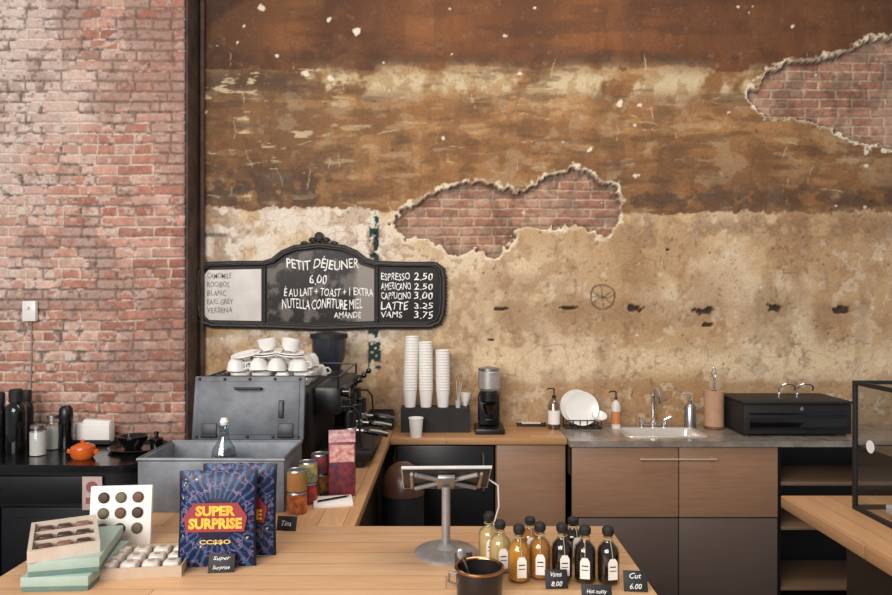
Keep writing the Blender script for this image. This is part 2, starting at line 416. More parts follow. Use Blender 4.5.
thing('trim_2','brick return of the wall section','wall',m=M().b2(-3.6,-1.469,PY+.02,PY+.4,0,3.72),mt=mat('brick_core',(84,58,50),.8,scale=14,c2=(120,84,72)),kind='structure')
thing('trim_1','dark vertical edge beside the brick','trim',m=M().b2(-1.468,-1.452,PY+.004,WY+.02,0,3.75,.003).tube([(-1.43,WY-.03,0),(-1.43,WY-.03,3.75)],.014,10),mt=mat('dark_edge',(46,34,30),.7,var=.5,scale=9,c2=(88,66,54)),kind='structure')  # dark brown strip and pipe along the side return
thing('wall_lower','plain plaster behind the cabinets','wall',m=M().b2(-1.47,2.95,WY+.002,WY+.10,0,.52),mt=mat('lower_plaster',(150,120,90),.8),kind='structure')
fl=thing('floor','dark concrete floor','floor',m=M().b2(-3.6,2.95,-.5,WY+.3,-.05,0),mt=mat('dark_concrete',(58,52,48),.6,scale=5,var=.4),kind='structure')

# ------------------------------------------------------------------ bar
Lx0,Lx1=-1.20,-.30; Ry=2.28; Nx=.535
wt=thing('bar_worktop','light maple butcher-block worktop turning a corner','countertop',loc=(0,0,0))
part(wt,'front_slab',M().b2(Lx0,Nx,1.30,Ry,TZ-.04,TZ,.004),maple)
part(wt,'side_slab',M().b2(Lx0,Lx1,Ry+.001,WY-.012,TZ-.04,TZ,.004),mapleY)
thing('bar_cabinet','dark stained bar base carrying the maple worktop','cabinet',m=M().b2(Lx0+.05,Nx-.06,1.4,Ry-.06,0,TZ-.041,.003).b2(Lx0+.05,Lx1-.03,Ry-.06,WY-.2,0,TZ-.041,.003),mt=darkwood)
BF=3.70
thing('back_worktop','oiled oak worktop against the plaster wall','countertop',m=M().b2(Lx1+.002,.645,BF,WY-.012,TZ-.035,TZ,.003),mt=oak)
fr=thing('undercounter_fridge','black undercounter fridge with steel handle','fridge',loc=(0,0,0))
part(fr,'body',M().b2(-.27,.262,BF+.06,WY-.03,0.02,TZ-.037,.004),black)
part(fr,'door',M().b2(-.265,.257,BF+.025,BF+.058,.12,TZ-.045,.006),black)
part(fr,'handle',M().tube([(.20,BF+.026,.82),(.20,BF-.005,.80),(.20,BF-.005,.62),(.20,BF+.026,.60)],.006),steel)
cb=thing('narrow_cabinet','brown wood narrow cabinet under the oak worktop','cabinet')
part(cb,'body',M().b2(.268,.645,BF+.05,WY-.03,.02,TZ-.037),walnut)
part(cb,'door',M().b2(.272,.641,BF+.025,BF+.049,.10,TZ-.042,.003),walnut)
SF=3.62
sk0,sk1,sy0,sy1=.985,1.40,3.73,3.975
st=M()
for a in ((.647,sk0,SF,WY-.012),(sk1,2.9,SF,WY-.012),(sk0,sk1,SF,sy0),(sk0,sk1,sy1,WY-.012)): st.b2(*a,TZ-.03,TZ)
thing('steel_worktop','brushed steel worktop around the sink','countertop',m=st,mt=mat('worn_steel_top',(172,162,150),.24,.3,.3,14,c2=(128,120,112)))
sn=thing('sink','stainless steel drop-in sink basin','sink',loc=((sk0+sk1)/2,(sy0+sy1)/2,TZ))
w,d=(sk1-sk0)/2,(sy1-sy0)/2
sb=M()
def ringq(w,d,z,r=.03,n=5):
    o=[]
    for cx_,cy_,a0 in ((w-r,d-r,0),(-w+r,d-r,90),(-w+r,-d+r,180),(w-r,-d+r,270)):
        for i in range(n): a=math.radians(a0+90*i/(n-1)); o.append((cx_+r*math.cos(a),cy_+r*math.sin(a),z))
    return o
rs=[ringq(w+.015,d+.015,.001),ringq(w+.012,d+.012,.006),ringq(w-.008,d-.008,.005),ringq(w-.014,d-.014,-.01),ringq(w-.03,d-.03,-.15),ringq(w-.06,d-.06,-.165)]
vv=[p for r_ in rs for p in r_]; n=len(rs[0]); ff=[]
for k in range(len(rs)-1):
    for i in range(n): ff.append((k*n+i,k*n+(i+1)%n,(k+1)*n+(i+1)%n,(k+1)*n+i))
ff.append(tuple((len(rs)-1)*n+i for i in range(n)))
sb.add(vv,ff); part(sn,'basin',sb,mat('sink_steel',(228,220,210),.28,.5,.1))
part(sn,'drain',M().cyl(.03,-.168,-.160,seg=20),chrome)
sc_=thing('sink_cabinet','brown walnut sink cabinet with two bar-handled doors','cabinet')
x0,x1,xm=.662,1.741,1.222
part(sc_,'body',M().b2(x0,x1,SF+.045,WY-.03,.02,TZ-.20).b2(x0,x1,SF+.045,SF+.075,.02,TZ-.032).b2(x0,x0+.02,SF+.045,WY-.03,.1,TZ-.032).b2(x1-.02,x1,SF+.045,WY-.03,.1,TZ-.032),walnut_shaded)
brassb=mat('brass_bar',(226,206,170),.3,.6)
for a,b_ in ((x0,xm-.003),(xm+.003,x1)):
    dr=part(sc_,'door',M().b2(a,b_,SF+.022,SF+.043,.497,TZ-.034,.002),walnut)
    hx0=(a+b_)/2+(.17 if a==x0 else -.17)
    part(dr,'handle',M().tube([(hx0-.10,SF-.004,.806),(hx0+.10,SF-.004,.806)],.006).tube([(hx0-.08,SF+.024,.806),(hx0-.08,SF-.004,.806)],.004).tube([(hx0+.08,SF+.024,.806),(hx0+.08,SF-.004,.806)],.004),brassb)
    part(sc_,'lower_shade_panel',M().b2(a+.035 if a==x0 else a,b_,SF+.026,SF+.043,.04,.490,.002),walnut_shaded)  # darker panel stands in for the bar's shadow on the lower front
sh=thing('open_shelf_unit','black open shelf unit with pale shelf edges','shelf')
part(sh,'carcass',M().b2(1.745,1.765,SF+.04,WY-.03,.02,TZ-.032).b2(2.72,2.74,SF+.04,WY-.03,.02,TZ-.032).b2(1.765,2.72,WY-.05,WY-.03,.02,TZ-.032),black)
shm=mat('shelf_board',(120,94,72),.5)
for z in (.655,.42,.10): part(sh,'shelf',M().b2(1.766,2.719,SF+.05,WY-.052,z,z+.018,.002),shm)
RX=1.268
sv=thing('service_counter','service counter with light maple top and dark base','counter')
part(sv,'worktop',M().b2(RX,2.6,1.3,2.63,TZ-.045,TZ,.004),mapleY,label='light maple worktop')
part(sv,'base',M().b2(RX+.22,2.55,1.35,2.58,0,TZ-.046,.003),mat('base_brown',(58,44,36),.5,var=.3,scale=6))
dc=thing('display_case','black framed glass display case on the counter','display case',loc=(1.445,1.55,TZ))
W,D,Hh=.8,.92,.455; t=.014
fm=M()
for x in (0,W-t):
    for y in (0,D-t): fm.b2(x,x+t,y,y+t,0,Hh,.001)
for z in (0,Hh-t):
    for y in (0,D-t): fm.b2(t,W-t,y,y+t,z,z+t)
    for x in (0,W-t): fm.b2(x,x+t,t,D-t,z,z+t)
part(dc,'frame',fm,blackm)
def quad(a,b,c,d): return M().add([a,b,c,d],[(0,1,2,3)])
part(dc,'glass_pane',quad((.007,t,t),(.007,D-t,t),(.007,D-t,Hh-t),(.007,t,Hh-t)),glassc)
part(dc,'glass_pane',quad((t,D-.007,t),(W-t,D-.007,t),(W-t,D-.007,Hh-t),(t,D-.007,Hh-t)),glassc)
part(dc,'glass_pane',quad((t,t,Hh-.006),(W-t,t,Hh-.006),(W-t,D-t,Hh-.006),(t,D-t,Hh-.006)),glassc)
part(dc,'glass_shelf',quad((.01,.02,.228),(W-.01,.02,.228),(W-.01,D-.02,.228),(.01,D-.02,.228)),glassc)
part(dc,'shelf_rail',M().b2(.012,W-.012,D-.022,D-.016,.222,.230).b2(.009,.015,.02,D-.02,.222,.230),darksteel)
part(dc,'price_sticker',M().cyl(.022,0,.001,T=RT(math.pi/2,0,math.pi/2,(.003,D-.10,.24))),paperw)
thing('marble_board','white marble serving board inside the display case','board',loc=(1.66,2.2,TZ+.0145),m=M().box((0,0,.015),(.32,.34,.03),.005),mt=mat('marble',(226,226,224),.25,c2=(170,172,176),scale=9))

# ------------------------------------------------------------------ menu board
S=4.07/F
def bx(px): return (px-320)*S
def bz(py): return (285-py)*S
mb=thing('menu_board','ornate black framed mirror with handwritten café menu','menu board',loc=(hx(320,4.07),WY-.004,hz(285,4.07)))
outer=[(197,278),(199,269),(206,264),(235,263),(262,263),(272,260),(282,252),(294,247),(319,244),(344,247),(356,252),(366,260),(376,263),(405,264),(436,264),(443,269),(445,278),(445,300),(444,314),(440,323),(430,327),(376,327),(319,329),(266,327),(212,326),(202,323),(198,314),(197,296)]
po=[(bx(a),bz(b_)) for a,b_ in outer]
part(mb,'backing',M().prism(po,-.016,0),blackm)
frm=mat('carved_black_frame',(24,22,22),.3,c2=(44,38,34),scale=120,bmp=.5)
fmm=M()
fmm.tube([(x*.99,-.022,z*.985) for x,z in po],.0165,10,closed=True)
fmm.tube([(x*.965,-.030,z*.93) for x,z in po],.007,8,closed=True)
P2=[Vector((x*1.012,-.026,z*1.03)) for x,z in po]
for a,b_ in zip(P2,P2[1:]+P2[:1]):
    L=(b_-a).length; k=max(1,int(L/.017))
    for i in range(k): q=a.lerp(b_,i/k); fmm.ball(tuple(q),.0065,seg=6)
fmm.tube([(bx(264),-.022,bz(262)),(bx(264),-.022,bz(326))],.011,8); fmm.tube([(bx(377),-.022,bz(262)),(bx(377),-.022,bz(326))],.011,8)
part(mb,'frame',fmm,frm)
cm=M()
for a,b_,r,sx,sz in ((319,237,.026,1.1,1.2),(312,240,.018,1.2,.9),(326,240,.018,1.2,.9),(304,243,.016,1.4,.8),(334,243,.016,1.4,.8),(297,246,.011,1.5,.7),(341,246,.011,1.5,.7)):
    cm.ball((bx(a),-.022,bz(b_)),r,sx,.6,sz)
for sg in (-1,1):
    cm.tube([(sg*.03+sg*.030*math.cos(k*.6)*(1-k/14),-.03,bz(241)+.022*math.sin(k*.6)*(1-k/14)) for k in range(12)],.005,6)
for k in range(5):
    a=math.radians(50+20*k); cm.tube([(0,-.032,bz(241)),(.036*math.cos(a),-.034,bz(241)+.040*math.sin(a))],[.008,.004],6)
part(mb,'crest',cm,frm,label='carved leaf crest')
mirL=mat('mirror_painted_reflection',(214,208,202),.3,.0,scale=6,c2=(188,180,174),spec=.3); mirD=mat('dark_mirror',(24,22,22),.3,0,scale=7,c2=(33,30,29),spec=.15)  # left panel: bright room reflection painted as flat pale colour
mirC,ntc,bcn=base_mat('centre_mirror')
vec=coords(ntc); sp=N(ntc,'ShaderNodeSeparateXYZ'); ntc.links.new(vec,sp.inputs[0])
nz_=noise(ntc,vec,9,4)
fx=math_(ntc,'ADD',ramp(ntc,sp.outputs[0],.19,.23),math_(ntc,'MULTIPLY',ramp(ntc,nz_,.50,.60),.45),clamp=True)  # pale right side and patches imitate reflections in the centre panel
ntc.links.new(mixc(ntc,fx,rgba((34,30,29)),rgba((140,130,122))),bcn.inputs['Base Color']); bcn.inputs['Roughness'].default_value=.3; bcn.inputs['Specular IOR Level'].default_value=.15
def poly(pts): return [(bx(a),bz(b_)) for a,b_ in pts]
part(mb,'mirror_panel',M().prism(poly([(204,275),(208,270),(261,269),(261,321),(209,320),(204,316)]),-.020,-.017),mirL,label='pale mirror panel with painted reflection')
part(mb,'mirror_panel',M().prism(poly([(267,269),(277,265),(287,257),(297,252),(319,250),(341,252),(351,257),(361,265),(374,269),(374,321),(319,323),(267,321)]),-.020,-.017),mirC)
part(mb,'mirror_panel',M().prism(poly([(380,270),(434,270),(438,275),(438,316),(433,321),(380,321)]),-.020,-.017),mirD)
def wl(m_,t,a,b_,c,d_,wob=.05):
    m_.text(t,(bx(a)+bx(b_))/2,(bz(c)+bz(d_))/2,(b_-a)*S,(d_-c)*S,-.0215,bold=.004,wob=wob*1.8,shear=.08)
tm=M(); wl(tm,'PETIT DÉJEUNER',286,359,257,272,.05); wl(tm,'6.00',309,327,275,284); 
wl(tm,'É AU LAIT + TOAST + 1 EXTRA',284,373,286,296,.04); wl(tm,'NUTELLA CONFITURE MIEL',282,362,299,309,.05); wl(tm,'AMANDE',334,361,312,318)
part(mb,'lettering',tm,chalk,label='white handwritten breakfast menu',recalc=False)
tm=M()
for i,(a,p) in enumerate((('ESPRESSO','2.50'),('AMERICANO','2.50'),('CAPPUCINO','3.00'),('LATTE','3.25'),('VAMS','3.75'))):
    y=273+i*9.6; wl(tm,a,381,[410,411,411,408,402][i],y,y+[7.2,7.2,7,8,6][i]); wl(tm,p,414,433,y+(1 if i%2 else 0),y+7)
part(mb,'lettering',tm,chalk,label='white handwritten coffee prices',recalc=False)
tm=M()
for i,a in enumerate(('CAMOMILE','ROOIBOS','BLANC','EARL GREY','VERBENA')): wl(tm,a,207,[231,229,226,233,232][i],273+i*8.6,278.5+i*8.6)
part(mb,'lettering',tm,mat('grey_ink',(130,126,124),.7),label='faint handwritten tea list',recalc=False)

# ------------------------------------------------------------------ thermostat on brick
th=thing('wall_control_box','small white wall control with a thin cable','thermostat',loc=(hx(32,PY),PY-.002,hz(311,PY)))
part(th,'housing',M().box((0,-.016,0),(.075,.03,.115),.006),white)
part(th,'knob',M().cyl(.008,0,.02,T=RT(math.pi/2,0,0,(0,-.03,.02))),paperw)
part(th,'cable',M().tube([(0,-.006,-.057),(.002,-.006,-.2),(-.004,-.006,-.45),(0,-.006,-.8)],.0035),mat('grey_cable',(150,140,136),.6))

# ------------------------------------------------------------------ left sideboard and things on it
SZ=.85
sd=thing('sideboard','black lacquered sideboard with rounded corner','sideboard')
pts=[(-2.75,3.87),(-2.75,3.36),(-1.62,3.30)]+[(-1.62+.24*math.sin(a),3.52-.22*math.cos(a)) for a in [math.radians(k*10) for k in range(1,10)]]+[(-1.38,3.87)]
def slab(m_,pts,z0,z1,inset=0):
    cx_=sum(p[0] for p in pts)/len(pts); cy_=3.6
    q=[(p[0]+(inset if p[0]<cx_ else -inset),p[1]+(inset if p[1]<cy_ else 0)) for p in pts]
    n=len(q); v=[(x,y,z0) for x,y in q]+[(x,y,z1) for x,y in q]
    m_.add(v,[tuple(range(n)),tuple(range(2*n-1,n-1,-1))]+[(i,(i+1)%n,(i+1)%n+n,i+n) for i in range(n)])
    return m_
part(sd,'top',slab(slab(M(),pts,SZ-.018,SZ),pts,SZ-.032,SZ-.018,.01),mat('lacquer_top',(18,16,18),.22,coat=.2,spec=.4))
part(sd,'body',slab(M(),pts,.1,SZ-.032,.04),black)
brs=mat('old_brass',(150,120,80),.4,1.)
sdm=mat('sideboard_front',(17,17,21),.5,var=.3,spec=.3)
dd=part(sd,'drawer',M().b2(-2.6,-1.72,3.335,3.375,.66,.79,.006),sdm)
part(dd,'knob',M().ball((-2.16,3.318,.725),.016),brs)
for x in (-2.6,-2.14): 
    dd=part(sd,'door',M().b2(x,x+.44,3.338,3.375,.14,.64,.008).b2(x+.05,x+.39,3.332,3.34,.19,.59,.004),sdm)
    part(dd,'knob',M().ball((x+.40,3.32,.42),.014),brs)
for x,y in ((-2.65,3.42),(-1.55,3.46),(-2.65,3.82),(-1.5,3.82)): part(sd,'leg',M().lathe([(0,0),(.018,0),(.03,.05),(.022,.1),(0,.1)],(x,y,0)),blackg)
def on_s(px,py): return (*gp(px,py,SZ),SZ)
def flask(px,py,top,r,mtb,name,label,cat):
    x,y,_=on_s(px,py); h=hz(top,y)-SZ
    o=thing(name,label,cat,loc=(x,y,SZ))
    part(o,'body',M().lathe([(0,0),(r*.95,0),(r,.008),(r,h*.66),(r*.85,h*.74),(r*.62,h*.78),(r*.62,h*.8),(0,h*.8)]),mtb)
    part(o,'cap',M().lathe([(0,h*.8),(r*.68,h*.8),(r*.7,h*.97),(r*.55,h),(0,h)]),blackm); return o
flask(16,453,389,.047,blackg,'vacuum_flask','tall black vacuum flask on the sideboard','flask')
flask(27,444,390,.032,black,'vacuum_flask','slim black vacuum flask on the sideboard','flask')
flask(0,452,392,.034,blackg,'vacuum_flask','thin black vacuum flask on the sideboard','flask')
def jar(px,py,top,r,fill,label,name='sugar_jar',frac=.8):
    x,y,_=on_s(px,py); h=hz(top,y)-SZ
    o=thing(name,label,'jar',loc=(x,y,SZ))
    part(o,'glass',M().lathe([(0,0),(r,0),(r,h*.8),(r*.85,h*.86),(r*.85,h*.88)]),glassc)
    part(o,'contents',M().lathe([(0,.004),(r*.93,.004),(r*.93,h*.8*frac),(0,h*.8*frac)]),fill)
    part(o,'lid',M().lathe([(0,h*.88),(r*.9,h*.88),(r*.9,h*.97),(r*.3,h),(0,h)]),steel); return o
sugar=mat('white_sugar',(226,222,214),.8,bmp=.3,scale=300)
jar(38,455,424,.04,sugar,'glass jar of white sugar with metal lid',frac=.95)
jar(53,449,414,.034,sugar,'tall glass jar of sugar with metal lid')
pm=thing('pepper_mill','black turned shaker on the sideboard','shaker',loc=on_s(66,448))
part(pm,'body',M().lathe([(0,0),(.038,0),(.040,.02),(.035,.09),(.038,.14),(0,.14)]),blackg); part(pm,'cap',M().lathe([(0,.14),(.032,.14),(.036,.17),(.032,.21),(.02,.225),(0,.226)]),black)
nb=thing('napkin_stack','stack of white paper napkins in a low holder','napkins',loc=on_s(95,444))
part(nb,'napkins',M().box((0,0,.065),(.19,.07,.11),.012).box((.01,0,.08),(.15,.05,.11),.01,T=RT(0,.06,0)),paperw); part(nb,'holder',M().b2(-.105,.105,-.045,.045,0,.008).b2(-.105,.105,-.045,-.04,0,.03).b2(-.105,.105,.04,.045,0,.03),blackm)
op=thing('orange_pot','small orange enamel lidded pot','pot',loc=on_s(83,458))
orn=mat('orange_enamel',(226,104,40),.25,var=.2)
part(op,'body',M().lathe([(0,0),(.045,0),(.056,.015),(.058,.045),(.052,.05),(0,.05)]).tube([(-.055,0,.035),(-.075,0,.04),(-.078,0,.03),(-.055,0,.025)],.006).tube([(.055,0,.035),(.075,0,.04),(.078,0,.03),(.055,0,.025)],.006),orn)
part(op,'lid',M().lathe([(0,.05),(.057,.05),(.055,.058),(.03,.072),(0,.075)]).lathe([(0,.072),(.008,.074),(.012,.088),(0,.094)]),orn)
thing('round_tray','round black tray on the sideboard','tray',loc=on_s(140,449),m=M().lathe([(0,0),(.14,0),(.155,.018),(.150,.02),(.138,.006),(0,.006)],seg=40),mt=blackg)
x,y,_=on_s(133,450)
thing('black_bowl','black bowl standing on the round tray','bowl',loc=(x,y,SZ+.0065),m=M().lathe([(0,0),(.04,0),(.072,.05),(.074,.07),(.068,.07),(.04,.012),(0,.01)],seg=32),mt=blackg)
thing('black_cup','small black cup with knob lid on the tray','cup',loc=(x+.115,y+.02,SZ+.0065),m=M().lathe([(0,0),(.03,0),(.035,.05),(.03,.055),(.01,.06),(.012,.085),(0,.09)]),mt=blackg)
lf=thing('leaflet','small printed leaflet fixed to the sideboard front','leaflet',loc=(hx(91,3.31),3.322,hz(494,3.31)))
part(lf,'paper',M().box((0,0,0),(.095,.004,.16),.001),mat('leaflet_paper',(196,172,166),.7)); part(lf,'print',M().cyl(.028,0,.001,T=RT(math.pi/2,0,0,(0,-.0025,.03))).b2(-.03,.03,-.0035,-.0025,-.05,-.02),mat('leaflet_ink',(150,90,86),.7))

# ------------------------------------------------------------------ ice bin
ib=thing('metal_bin','galvanised metal bin with hinged lid standing open','ice bin',loc=(-.82,2.42,TZ))
galv=mat('galvanised',(130,135,142),.45,.3,scale=9,c2=(96,99,104),bmp=.1)
galv2=mat('weathered_lid',(108,112,118),.5,.25,scale=7,c2=(72,74,78),bmp=.2)
w=.255; d=.30; h=.185; t=.012
part(ib,'body',M().b2(-w,w,0,t,0,h,.002).b2(-w,w,d-t,d,0,h,.002).b2(-w,-w+t,t,d-t,0,h,.002).b2(w-t,w,t,d-t,0,h,.002).b2(-w+t,w-t,t,d-t,0,.01)
     .tube([(-w,0,h),(w,0,h),(w,d,h),(-w,d,h)],.007,8,closed=True),galv)
T=RT(-.16,0,0,(.04,d+.012,h+.004))
ld=part(ib,'lid',M().box((0,0,.125),(.44,.016,.25),.005,T=T).box((0,-.01,.125),(.40,.006,.21),.003,T=T),galv2)
iron=mat('dull_iron',(60,60,64),.45,.6)
for x in (-.2,-.1,0,.1,.2):
    for z in (.012,.238): part(ld,'rivet',M().ball((x,-.010,z),.006,seg=10,T=T),iron)
for x in (-.15,.15): part(ld,'hinge',M().box((x,-.013,.04),(.06,.010,.05),.003,T=T).tube([(x-.03,-.018,.015),(x+.03,-.018,.015)],.006,T=T),iron)
part(ld,'pull_handle',M().tube([(-.05,-.012,.20),(-.05,-.04,.20),(.05,-.04,.20),(.05,-.012,.20)],.005,T=T),iron)
part(ld,'latch',M().box((.13,-.018,.12),(.02,.014,.07),.004,T=T),iron)
part(ib,'divider',M().b2(-.03,-.022,t,d-t,.01,h-.02),galv)
gb=thing('glass_bottle','clear swing-top glass bottle standing in the metal bin','bottle',loc=(-.825,2.58,TZ+.0105))
part(gb,'glass',M().lathe([(0,0),(.038,0),(.046,.01),(.046,.15),(.040,.18),(.018,.215),(.016,.255),(.019,.26),(.019,.268),(.012,.268)]),glass('bottle_glass',(226,234,236),gl=1.,base=.18,rough=.1))
part(gb,'stopper',M().lathe([(0,.262),(.012,.264),(.016,.278),(.010,.292),(0,.294)]),white)

# ------------------------------------------------------------------ espresso machine
em=thing('espresso_machine','black and chrome espresso machine with cups on top','espresso machine',loc=(0,0,TZ))
part(em,'body',M().b2(-1.05,-.58,3.02,3.64,.05,.36,.02),blackm)
part(em,'side_panel',M().b2(-1.03,-.60,3.005,3.019,.08,.34,.006),black)
part(em,'drip_tray',M().b2(-1.02,-.325,3.05,3.61,.03,.075,.006).b2(-.56,-.335,3.07,3.59,.075,.082),black)
for x,y in ((-1.0,3.07),(-1.0,3.6),(-.38,3.07),(-.38,3.6)): part(em,'foot',M().cyl(.02,0,.03,(x,y,0)),blackm)
part(em,'head_housing',M().b2(-.585,-.46,3.04,3.62,.23,.36,.02),black)
cr=M().tube([(-1.04,3.03,.405),(-.47,3.03,.405),(-.47,3.63,.405),(-1.04,3.63,.405)],.005,8,closed=True)
for x,y in ((-1.04,3.03),(-.47,3.03),(-.47,3.63),(-1.04,3.63),(-.75,3.03)): cr.tube([(x,y,.35),(x,y,.405)],.005)
part(em,'cup_rail',cr,darksteel)
for y in (3.14,3.34,3.54):
    g=part(em,'group_head',M().cyl(.034,.165,.24,(-.44,y,0),bev=.004).cyl(.028,.24,.29,(-.46,y,0)),darksteel)
    pf=part(g,'portafilter',M().cyl(.036,.135,.164,(-.44,y,0),bev=.004).tube([(-.41,y,.15),(-.37,y,.147)],.008).tube([(-.44,y,.136),(-.44,y,.11)],.009),steel)
    part(pf,'handle',M().tube([(-.372,y,.147),(-.35,y,.145),(-.30,y,.138),(-.262,y,.13)],[.010,.014,.015,.012],10),blackg)
    part(g,'lever',M().tube([(-.46,y,.30),(-.44,y+.01,.34),(-.40,y+.01,.37)],.006).ball((-.395,y+.01,.375),.014),blackg)
for y in (3.05,3.61): part(em,'steam_wand',M().tube([(-.46,y,.27),(-.41,y,.27),(-.385,y,.24),(-.375,y,.12),(-.37,y,.09)],.005),darksteel)
part(em,'pressure_gauge',M().cyl(.028,0,.012,T=RT(0,math.pi/2,0,(-.462,3.24,.31))),chrome)
for y in (3.09,3.59): part(em,'control_knob',M().cyl(.02,0,.03,T=RT(0,math.pi/2,0,(-.46,y,.33))),blackg)
CT=TZ+.361
cupm=M().lathe([(0,0),(.024,0),(.038,.02),(.044,.055),(.041,.055),(.034,.02),(.02,.006),(0,.006)]).tube([(.040,0,.045),(.058,0,.045),(.062,0,.03),(.05,0,.018),(.035,0,.018)],.004)
cup=thing('coffee_cup','white ceramic coffee cup on the espresso machine','cup',loc=(-.635,3.10,CT),m=cupm,mt=white,group='cups on the espresso machine')
cup.rotation_euler=(0,0,-1.2)
saum=M().lathe([(0,0),(.03,0),(.068,.012),(.066,.016),(.03,.005),(0,.005)],seg=32)
first=True
# lower layer: upright and inverted cups, upper layers: tilted heap
for i in range(4):
    for j in range(4):
        if first: first=False; continue
        x=-.635-.094*i; y=3.10+.118*j
        if random.random()<.45: clone(cup,(x,y,CT+.0555),rot=(math.pi,0,random.uniform(0,3)))
        else: clone(cup,(x,y,CT),rz=random.choice((-1.4,-1.8,1.6)))
for i in range(4):
    for j in range(3):
        x=-.665-.090*i+random.uniform(-.006,.006); y=3.12+.125*j; z=CT+.061
        if random.random()<.5: clone(cup,(x,y,z+.056),rot=(math.pi+random.uniform(-.12,.12),random.uniform(-.12,.12),random.uniform(0,6)))
        else: clone(cup,(x,y,z),rot=(random.uniform(-.14,.1),random.uniform(-.14,.14),random.uniform(0,6)))
sau=thing('saucer','white saucer piled loosely on the cups','saucer',loc=(-.70,3.12,CT+.122),rot=(.10,.10,0),m=saum,mt=white,group='saucers on the espresso machine')
for a in ((-.706,3.125,.131,.08,.12),(-.80,3.14,.124,.14,-.08),(-.803,3.14,.133,.12,-.05),(-.90,3.13,.122,.16,-.16),(-.735,3.28,.124,.0,.06),(-.86,3.27,.124,.05,-.1)):
    clone(sau,(a[0],a[1],CT+a[2]),rot=(a[3],a[4],0))
for a in ((-.705,3.13,.146,.2,.15),(-.805,3.15,.148,-.15,.1)): clone(cup,(a[0],a[1],CT+a[2]),rot=(a[3],a[4],1.9))
dk=thing('espresso_cup','small black and white espresso cup','cup',loc=(-1.02,3.06,CT),m=M().lathe([(0,0),(.016,0),(.020,.04),(.017,.04),(.013,.006),(0,.006)]),mt=mat('dark_cup',(70,64,62),.3),group='espresso cups on the machine')
for k in range(1,4): clone(dk,(-1.02,3.06+.055*k,CT))

def grinder(loc,h,label,chromy=False):
    g=thing('coffee_grinder',label,'coffee grinder',loc=loc)
    k=h/.36
    part(g,'base',M().box((0,-.01,.015*k),(.16*k,.2*k,.03*k),.006),black)
    part(g,'body',M().box((0,.03*k,.12*k),(.12*k,.11*k,.18*k),.02).cyl(.055*k,.16*k,.225*k,bev=.01*k),black)
    part(g,'dosing_spout',M().lathe([(0,.10*k),(.02*k,.10*k),(.04*k,.155*k),(0,.16*k)],(0,-.045*k,0)).box((0,-.06*k,.075*k),(.05*k,.05*k,.01*k),.002),darksteel)
    if chromy: part(g,'hopper',M().lathe([(0,.225*k),(.05*k,.225*k),(.062*k,.24*k),(.062*k,.33*k),(.058*k,.335*k),(0,.335*k)]),mat('grinder_steel',(200,196,190),.35,.6))
    else: part(g,'hopper',M().lathe([(0,.225*k),(.04*k,.225*k),(.058*k,.27*k),(.062*k,.335*k),(0,.335*k)]),mat('smoked_hopper',(50,54,62),.2,coat=.2))
    part(g,'lid',M().lathe([(0,.335*k),((.06 if chromy else .066)*k,.335*k),((.06 if chromy else .066)*k,.35*k),(0,.36*k)]),steel if chromy else blackm)
    return g
grinder((hx(329,3.84),3.84,TZ),hz(331,3.84)-TZ,'tall black grinder with smoked bean hopper')
grinder((hx(489,3.9),3.9,TZ),hz(366,3.9)-TZ,'black grinder with chrome hopper on the oak worktop',True)
thing('milk_pitcher','dark steel milk pitcher behind the espresso machine','pitcher',loc=(hx(358,3.80),3.80,TZ),m=M().lathe([(0,0),(.05,0),(.052,.06),(.038,.11),(.045,.13),(.042,.13),(.035,.11),(.048,.06),(0,.005)]).tube([(.05,0,.04),(.075,0,.05),(.075,0,.10),(.042,0,.115)],.005),mt=darksteel)
kb=thing('knock_box','black knock box on the worktop corner','knock box',loc=(hx(381,3.98),3.98,TZ))
part(kb,'box',M().b2(-.07,.07,-.06,-.052,0,.10).b2(-.07,.07,.052,.06,0,.10).b2(-.07,-.062,-.052,.052,0,.10).b2(.062,.07,-.052,.052,0,.10).b2(-.062,.062,-.052,.052,0,.006),blackm)
part(kb,'bar',M().tube([(-.062,0,.085),(.062,0,.085)],.008),darksteel)

# ------------------------------------------------------------------ cup station
cs=thing('cup_holder_tray','black plastic holder for paper cups and lids','holder',loc=(hx(436,3.9),3.9,TZ))
part(cs,'bin',M().b2(-.195,.19,-.05,.07,0,.01).b2(-.195,-.185,-.05,.07,.01,.135).b2(.18,.19,-.05,.07,.01,.135).b2(-.185,.18,-.05,-.04,.01,.135).b2(-.185,.18,.06,.07,.01,.135).b2(-.185,.18,-.04,.06,.12,.135),blackm)
for x in (-.06,.07): part(cs,'divider',M().b2(x,x+.008,-.056,-.0505,.01,.12),blackm)
pc_=M().lathe([(0,.003),(.028,.003),(.028,0),(.030,0),(.0385,.096),(.041,.098),(.0405,.103),(.038,.102),(.0285,.005)],seg=20)
cupmat=mat('paper_cup',(238,234,228),.6,var=.05)
pcup=thing('paper_cup','white paper cup standing alone on the oak worktop','paper cup',loc=(hx(416,3.74),3.74,TZ),m=pc_,mt=cupmat,group='paper cups')
for px,top in ((410,335),(426,341),(443,348)):
    X=hx(px,3.9); z=TZ+.1355; zt=hz(top,3.9)-.103; k=0
    while z<=zt:
        clone(pcup,(X+.0006*k*(1 if px==410 else -.3),3.905,z),label='white paper cup nested in a tall stack'); z+=.0155; k+=1
flt=thing('coffee_filter','white paper coffee filter leaning on the holder','paper filter',loc=(hx(465,3.9),3.93,TZ+.1355),rot=(-.1,.1,.2),m=M().lathe([(0,0),(.012,0),(.038,.075),(.036,.075),(.010,.003)],seg=24),mt=white)
